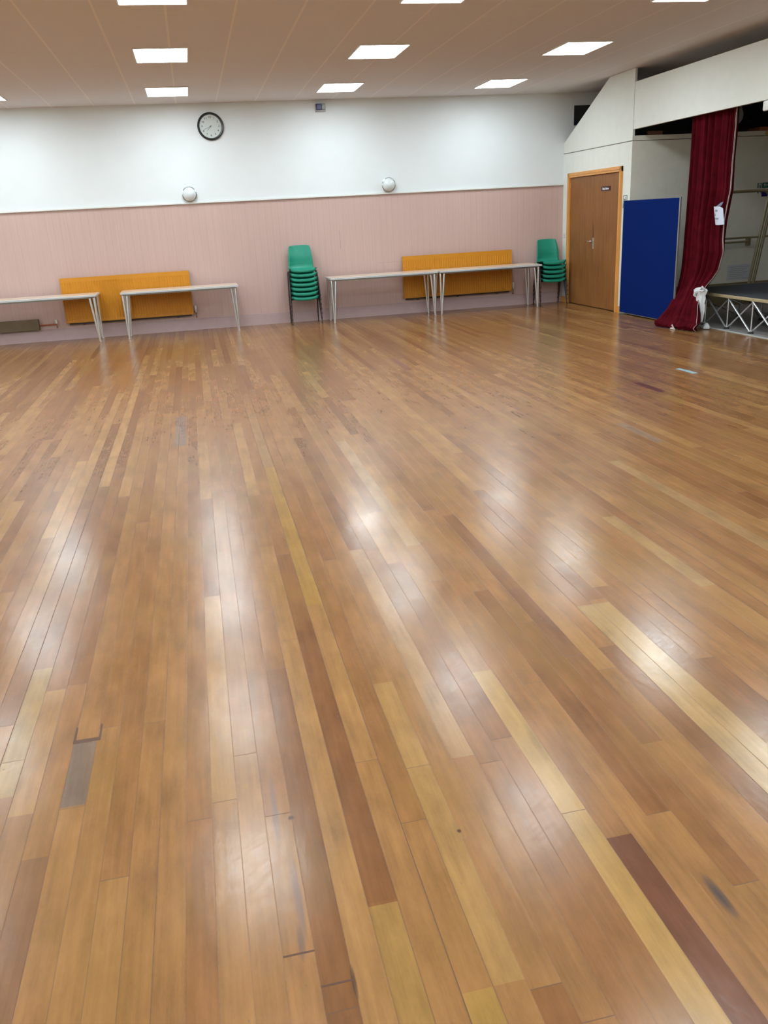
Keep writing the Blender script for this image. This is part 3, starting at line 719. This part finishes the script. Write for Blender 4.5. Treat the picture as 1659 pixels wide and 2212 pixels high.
# ------------------------------------------------------------------ curtain
def lerp(a, b, t): return a+(b-a)*t
rowsC = [ # left (x,y,z), right (x,y,z), fold amplitude
    ((6.49, 10.590, 2.95), (6.49, 9.665, 2.95), 0.030), ((6.49, 10.588, 2.40), (6.49, 9.658, 2.37), 0.032), ((6.49, 10.590, 2.05), (6.49, 9.672, 2.00), 0.032),
    ((6.49, 10.600, 1.74), (6.49, 9.656, 1.69), 0.032), ((6.49, 10.612, 1.36), (6.49, 9.738, 1.31), 0.031), ((6.49, 10.630, 1.12), (6.49, 9.748, 1.10), 0.030), ((6.49, 10.632, 0.92), (6.49, 9.728, 0.96), 0.028),
    ((6.48, 10.628, 0.72), (6.485, 9.800, 0.74), 0.026), ((6.465, 10.625, 0.60), (6.45, 9.860, 0.63), 0.024), ((6.43, 10.622, 0.46), (6.40, 9.900, 0.55), 0.022), ((6.34, 10.570, 0.33), (6.32, 9.900, 0.42), 0.022),
    ((6.22, 10.50, 0.22), (6.27, 9.840, 0.30), 0.026), ((6.14, 10.50, 0.12), (6.23, 9.76, 0.19), 0.030), ((6.07, 10.45, 0.085), (6.19, 9.70, 0.105), 0.034),
    ((6.03, 10.44, 0.075), (6.15, 9.68, 0.080), 0.040), ((6.00, 10.41, 0.045), (6.12, 9.66, 0.050), 0.035), ((6.02, 10.40, 0.010), (6.15, 9.66, 0.010), 0.030)]
def curtain_grid(u0_, u1_, nu, nv, off=0.0):
    bm = bmesh.new(); g_ = []
    for i in range(nv+1):
        t = i/nv*(len(rowsC)-1); a = min(int(t), len(rowsC)-2); q = t-a
        La, Ra, Aa = rowsC[a]; Lb, Rb, Ab = rowsC[a+1]
        Lp = Vector([lerp(La[k], Lb[k], q) for k in range(3)]); Rp = Vector([lerp(Ra[k], Rb[k], q) for k in range(3)]); A = lerp(Aa, Ab, q)
        row = []
        for j in range(nu+1):
            s = u0_+(u1_-u0_)*j/nu
            p = Lp.lerp(Rp, s)
            z = p.z
            wob = 0.35*math.sin(z*2.1)+0.2*math.sin(z*5.0+s*4)
            ph = 2*PI*(7.5*s+0.35*math.sin(6*s)+0.1*wob)
            dx = 1.25*A*math.sin(ph)+A*0.5*math.sin(2.3*ph+1.0+z)
            if z < 0.12: dx *= 0.8
            p = p + Vector((-dx+off, 0.010*math.cos(ph), 0.0))
            if z < 0.5: p.z += 0.012*math.sin(9*s+z*20)*(1 if z > 0.03 else 0)
            p.z = max(p.z, 0.006); row.append(bm.verts.new(p))
        g_.append(row)
    for a in range(nv):
        for k in range(nu): bm.faces.new((g_[a][k], g_[a][k+1], g_[a+1][k+1], g_[a+1][k]))
    return bm
cu = empty('stage_curtain', (6.49, 10.14, 0), 'crimson velvet curtain bunched at the left of the stage, trailing onto the floor', 'curtain')
for nm, args, mm in (('drape', (0.0, 1.0, 150, 170, 0.0), 'velvet'), ('lining_edge', (0.9975, 1.0015, 2, 170, 0.001), 'lining')):
    b_ = curtain_grid(*args); loc(b_, cu); o = obj(nm, b_, MT[mm], cu, True)
    so = o.modifiers.new('thick', 'SOLIDIFY'); so.thickness = 0.004
# pale patch of lining showing at the hem
bm = bmesh.new()
vs_ = [bm.verts.new(p_) for p_ in ((6.03, 10.11, 0.004), (6.045, 10.00, 0.004), (6.03, 10.03, 0.045), (6.035, 10.07, 0.070), (6.04, 10.095, 0.035))]
bm.faces.new(vs_); loc(bm, cu); o = obj('hem_lining', bm, MT['lining'], cu); so = o.modifiers.new('t', 'SOLIDIFY'); so.thickness = 0.004
# curtain track
bm = bmesh.new(); box(bm, (6.47, YE+0.1, 2.95), (6.51, 11.9, 2.99), 0.004); 
tag(obj('curtain_track', bm, MT['dkmetal'], origin=(6.49, 8.5, 2.97)), 'dark curtain track hidden behind the fascia over the stage', 'curtain track')

# paper notice pinned on the curtain, curled at the top
pn = empty('paper_notice', (6.44, 9.780, 1.405), 'curled white paper notice pinned to the crimson curtain', 'notice')
bm = bmesh.new(); n = 12; g_ = []
for i in range(9):
    z = lerp(-0.115, 0.095, i/8.0); row = []
    hw0 = lerp(0.094, 0.096, i/8.0)
    for k in range(n+1):
        s = -1+2*k/n; cut = 0.0
        y = -(s*hw0) + lerp(-0.030, 0.030, i/8.0)
        zz = z + (0.006*(1-s*s)*(-1) if i == 0 else 0)
        if i == 8 and s > 0.6: zz -= (s-0.6)*0.05
        row.append(bm.verts.new((-0.028-0.026*(1-s*s), y, zz)))
    g_.append(row)
for a in range(8):
    for k in range(n): bm.faces.new((g_[a][k], g_[a][k+1], g_[a+1][k+1], g_[a+1][k]))
o = obj('sheet', bm, MT['paper'], pn, True)
bm = bmesh.new(); q_ = [bm.verts.new(p_) for p_ in ((-0.026, 0.092, 0.092), (-0.030, -0.035, 0.103), (-0.010, -0.045, 0.150), (-0.008, 0.010, 0.140))]
bm.faces.new(q_); obj('curled_top', bm, MT['ink'], pn)
for s_, dz, dy in (('EEK', 0.045, 0.022), ('S', -0.005, 0.038), ('TOU/', -0.048, 0.006)):
    text_mesh('lettering', s_, 0.032, face_x(-0.0555, dy, dz), MT['ink'], o)

# white cloth tied at the stage corner
cl = empty('white_cloth', (6.31, 9.865, 0.0), 'white cloth knotted round the stage corner beside the curtain', 'cloth')
bm = bmesh.new()
prof = [(0.012, 0.10), (0.022, 0.15), (0.030, 0.24), (0.040, 0.33), (0.047, 0.40), (0.042, 0.435), (0.052, 0.46), (0.060, 0.49), (0.045, 0.515), (0.02, 0.53), (0, 0.532)]
lathe(bm, [(0, 0.10)]+prof, (0, 0, 0), (0, 0, 1), 30)
for v in bm.verts:
    a = math.atan2(v.co.y, v.co.x); z = v.co.z; rr = math.hypot(v.co.x, v.co.y)
    k = 1+0.20*math.sin(5*a+z*9)+0.12*math.sin(9*a-z*20)
    v.co.x = math.cos(a)*rr*k*0.75 ; v.co.y = math.sin(a)*rr*k*1.9 + (z-0.30)*0.12
obj('hanging_fold', bm, MT['cloth'], cl, True)
bm = bmesh.new(); ring = []
for k in range(14):
    a = 2*PI*k/14; ring.append((-0.035+0.012*math.sin(a*2), -0.055+0.040*math.cos(a), 0.520+0.028*math.sin(a)))
tube(bm, ring, 0.010, 8, closed=True)
tube(bm, [(-0.02, 0.03, 0.49), (-0.04, 0.085, 0.47), (-0.04, 0.10, 0.43), (-0.03, 0.085, 0.41)], [0.022, 0.024, 0.018, 0.010], 8)
obj('knot', bm, MT['cloth'], cl, True)
bm = bmesh.new(); lathe(bm, [(0.065, 0.0), (0.070, 0.02), (0.045, 0.05), (0.02, 0.07), (0, 0.074)], (0.10, 0.0, 0.006), (0, 0, 1), 20)
for v in bm.verts: a = math.atan2(v.co.y, v.co.x-0.10); v.co.x = 0.10+(v.co.x-0.10)*(1+0.2*math.sin(4*a))*0.7; v.co.y *= (1+0.25*math.sin(3*a+1))
obj('fallen_end', bm, MT['cloth'], cl, True)

# ------------------------------------------------------------------ folding stage
st = empty('folding_stage', (6.56, 9.0, 0), 'low folding stage with charcoal carpet deck on crossed aluminium legs', 'stage')
SX0, SX1, SY0, SY1, SZ = 6.555, 10.6, 5.6, 10.83, 0.432
bm = bmesh.new(); box(bm, (SX0+0.014, SY0, SZ-0.03), (SX1, SY1-0.006, SZ), 0.001); obj('deck', loc(bm, st), MT['carpet'], st)
bm = bmesh.new(); box(bm, (SX0, SY0, SZ-0.036), (SX0+0.014, SY1, SZ+0.002), 0.003); box(bm, (SX0, SY1-0.006, SZ-0.036), (SX1, SY1+0.006, SZ+0.001), 0.002)
box(bm, (SX0-0.003, SY0, SZ-0.022), (SX0+0.001, SY1, SZ-0.014))
obj('edge_trim', loc(bm, st), MT['tan'], st)
ys = [10.70, 10.205, 9.71, 9.21, 8.71, 8.21, 7.71]
for rx in (6.60, 7.45, 8.3):
    for i, yy in enumerate(ys):
        bm = bmesh.new(); tube(bm, [(rx, yy, 0.012), (rx, yy, SZ-0.034)], 0.0085, 8); lg = obj('leg', loc(bm, st), MT['alu'], st, True)
        bm = bmesh.new(); lathe(bm, [(0, 0), (0.036, 0), (0.034, 0.012), (0.018, 0.020), (0, 0.020)], (rx, yy, 0.005), (0, 0, 1), 18); obj('foot', loc(bm, st), MT['rubber'], lg, True)
        if i+1 < len(ys):
            bm = bmesh.new(); tube(bm, [(rx-0.012, yy, SZ-0.036), (rx-0.012, ys[i+1], 0.024)], 0.0115, 8); obj('brace', loc(bm, st), MT['alu'], st, True)
            bm = bmesh.new(); tube(bm, [(rx+0.014, yy, 0.024), (rx+0.014, ys[i+1], SZ-0.036)], 0.0095, 8); obj('brace', loc(bm, st), MT['alu'], st, True)
for yy in ys[::2]:
    for a, b_ in ((6.60, 7.45), (7.45, 8.3)):
        bm = bmesh.new(); tube(bm, [(a, yy+0.02, SZ-0.036), (b_, yy+0.02, 0.024)], 0.008, 8); obj('brace', loc(bm, st), MT['alu'], st, True)

# guard rails on the far edge of the stage
def make_rail(x_foot, x_top, x_left, label, mirror=False):
    zt = 1.665; y = SY1-0.03
    t = empty('guard_rail', (x_foot, y, SZ), label, 'railing', 'guard rails on the stage'); R_ = 0.09
    k = 1 if not mirror else -1
    bm = bmesh.new()
    P = [(0, 0, 0.003)]; top = x_top-x_foot
    zc = zt-SZ
    P.append((top*0.93, 0, zc-R_))
    for i in range(1, 7):
        a = i/6*PI/2; P.append((top-k*R_*(1-math.cos(a)), 0, zc-R_+R_*math.sin(a)))
    tube(bm, P, 0.021, 12); obj('post', bm, MT['brass'], t, True)
    bm = bmesh.new(); tube(bm, [P[-1], (x_left-x_foot, 0, zc)], 0.019, 12); obj('top_rail', bm, MT['brass'], t, True)
    bm = bmesh.new(); tube(bm, [(top*0.5, 0, 0.63), (x_left-x_foot, 0, 0.63)], 0.013, 12); obj('middle_rail', bm, MT['brass'], t, True)
    bm = bmesh.new(); tube(bm, [(x_left-x_foot, 0, zc+0.018), (x_left-x_foot, 0, 0.003)], 0.019, 12); obj('post', bm, MT['brass'], t, True)
    bm = bmesh.new(); 
    for s in (0.05, 0.10): lathe(bm, [(0, 0), (0.011, 0.0), (0.011, 0.016), (0, 0.018)], (top-k*(s+0.1), -0.012, zc-0.028), (0, -1, 0), 10)
    obj('bolt', bm, MT['chrome'], t, True)
    return t
make_rail(7.635, 7.83, 6.98, 'olive gold guard rail between the curtain and its leaning post')
make_rail(7.700, 7.90, 9.15, 'olive gold guard rail running off the right edge of the photo', True)

# things on the stage side wall
nb = empty('wall_grab_rail', (8.02, Y1, 0.95), 'short brown bracket bar fixed low on the stage side wall', 'bracket')
bm = bmesh.new(); tube(bm, [(-0.35, -0.05, 0), (0.33, -0.05, 0)], 0.014); obj('bar', bm, MT['olive'], nb, True)
bm = bmesh.new(); box(bm, (0.30, -0.065, -0.06), (0.35, 0, 0.05), 0.004); obj('bracket', bm, MT['olive'], nb)
wn = empty('wall_notice', (8.25, Y1, 0.49), 'faded grey printed sheet low on the stage side wall', 'notice')
bm = bmesh.new(); box(bm, (-0.20, -0.003, -0.11), (0.20, 0, 0.12)); sh = obj('sheet', bm, MT['greyboard'], wn)
bm = bmesh.new()
for i in range(7): box(bm, (-0.17+0.02*(i % 2), -0.0045, 0.085-0.028*i), (0.16-0.03*(i % 3), -0.003, 0.092-0.028*i))
obj('print_lines', bm, MT['greyplastic'], sh)
es = empty('fire_exit_sign', (8.67, Y1, 1.745), 'green fire exit sign on the stage side wall, cut by the right edge', 'sign')
bm = bmesh.new(); box(bm, (-0.235, -0.004, -0.042), (0.235, 0, 0.042)); obj('sign_backing', bm, MT['greyboard'], es)
bm = bmesh.new(); box(bm, (-0.228, -0.006, -0.036), (-0.165, -0.004, 0.036)); obj('pictogram_panel', bm, MT['signgreen'], es)
bm = bmesh.new(); box(bm, (-0.212, -0.008, -0.030), (-0.180, -0.006, 0.030)); obj('door_symbol', bm, MT['signwhite'], es)
bm = bmesh.new(); tube(bm, [(-0.200, -0.009, 0.02), (-0.193, -0.009, 0.0), (-0.203, -0.009, -0.024)], 0.004, 6); tube(bm, [(-0.193, -0.009, 0.0), (-0.184, -0.009, -0.02)], 0.004, 6); obj('running_man', bm, MT['signgreen'], es)
bm = bmesh.new(); box(bm, (-0.150, -0.006, -0.038), (0.23, -0.004, 0.038)); gp = obj('green_panel', bm, MT['signgreen'], es)
text_mesh('lettering', 'Fire exit', 0.066, face_y(-0.012, -0.0065, 0), MT['signwhite'], gp)
bs = empty('blue_sign', (8.76, Y1, 1.64), 'dark blue instruction sign just under the fire exit sign', 'sign')
bm = bmesh.new(); box(bm, (-0.235, -0.004, -0.055), (0.235, 0, 0.048), 0.001); obj('sign_panel', bm, MT['signblue'], bs)
bm = bmesh.new(); box(bm, (-0.240, -0.003, 0.048), (0.240, 0, 0.056)); obj('white_margin', bm, MT['signwhite'], bs)
bm = bmesh.new(); box(bm, (8.49, Y1-0.012, 2.445), (8.66, Y1-0.008, 2.497))  # small flat yellow patch on the capping board
tag(obj('yellow_patch', bm, MT['yellow'], origin=(8.57, Y1-0.01, 2.47)), 'small yellow patch on the capping at the right edge of the photo', 'label')
# loft oddments, dim
bm = bmesh.new(); box(bm, (6.775, 12.28, 2.44), (7.01, 12.33, 2.583), 0.004)
tag(obj('offcut_board', bm, MT['terracotta'], origin=(6.89, 12.3, 2.44)), 'terracotta coloured board lying in the dark loft above the stage side wall', 'board')
bm = bmesh.new(); box(bm, (8.50, 12.10, 2.44), (8.95, 12.4, 2.57), 0.01)
tag(obj('storage_box', bm, MT['redbrown'], origin=(8.7, 12.25, 2.44)), 'red brown box in the dark loft at the right edge', 'box')
ln_ = empty('stage_lantern', (8.35, 12.6, 2.85), 'dim grey theatre lantern hanging in the dark above the stage', 'stage light')
bm = bmesh.new(); lathe(bm, [(0, 0), (0.10, 0.0), (0.13, 0.04), (0.13, 0.26), (0.15, 0.27), (0.15, 0.30), (0.12, 0.30), (0, 0.28)], (0.08, 0.1, 0.02), (-0.5, -0.75, -0.35), 24); obj('housing', bm, MT['greyplastic'], ln_, True)
bm = bmesh.new(); tube(bm, [(-0.17, 0, 0.0), (-0.17, 0, 0.24), (0, 0, 0.29), (0.17, 0, 0.24), (0.17, 0, 0.0)], 0.012, 8); obj('yoke', bm, MT['dkmetal'], ln_)
bm = bmesh.new(); box(bm, (-0.02, -0.02, 0.28), (0.02, 0.02, H-2.85)); obj('hanging_rod', bm, MT['dkmetal'], ln_)
bm = bmesh.new(); tube(bm, [(7.0, 12.9, 3.02), (10.8, 12.9, 3.02)], 0.03, 10)
tube(bm, [(7.4, 12.9, 3.02), (7.4, 12.9, H)], 0.012, 8); tube(bm, [(10.2, 12.9, 3.02), (10.2, 12.9, H)], 0.012, 8)
tag(obj('lighting_bar', bm, MT['dkmetal'], origin=(8.9, 12.9, 3.02)), 'dark lighting bar under the unlit ceiling behind the fascia', 'lighting bar')
# white detector under the fascia at the right edge
dt = empty('motion_detector', (6.335, 8.895, 2.545), 'white rounded detector under the fascia at the right edge of the photo', 'detector')
bm = bmesh.new(); box(bm, (-0.035, -0.05, -0.075), (0.012, 0.062, 0.03), 0.016); obj('housing', bm, MT['whitegloss'], dt, True)
bm = bmesh.new(); box(bm, (-0.005, -0.02, 0.03), (0.015, 0.02, 0.06), 0.003); obj('bracket', bm, MT['greyplastic'], dt)

# tape on the floor
bm = bmesh.new(); vs_ = [bm.verts.new(p_) for p_ in ((4.600, 7.56, 0.0008), (4.655, 7.575, 0.0008), (4.675, 7.40, 0.0008), (4.668, 7.265, 0.0008), (4.608, 7.262, 0.0008), (4.612, 7.42, 0.0008))]
bm.faces.new(vs_)
o = tag(obj('floor_tape', bm, MT['tape'], origin=(4.64, 7.42, 0.0)), 'short strip of pale blue tape on the wood floor toward the stage', 'tape')
so = o.modifiers.new('t', 'SOLIDIFY'); so.thickness = 0.0006; so.offset = 1

# added fill lamp, out of view, brightening the stage side wall
sl = empty('stage_fill_lamp', (9.9, 9.2, H-0.03), 'added tube fill lamp over the stage, outside the photo to the right', 'ceiling light')
bm = bmesh.new(); box(bm, (-0.04, -0.75, -0.02), (0.04, 0.75, 0.03), 0.004); obj('casing', bm, MT['whitegloss'], sl)
bm = bmesh.new(); tube(bm, [(0, -0.72, -0.045), (0, 0.72, -0.045)], 0.019, 12); obj('fill_tube', bm, MT['stagefill'], sl, True)
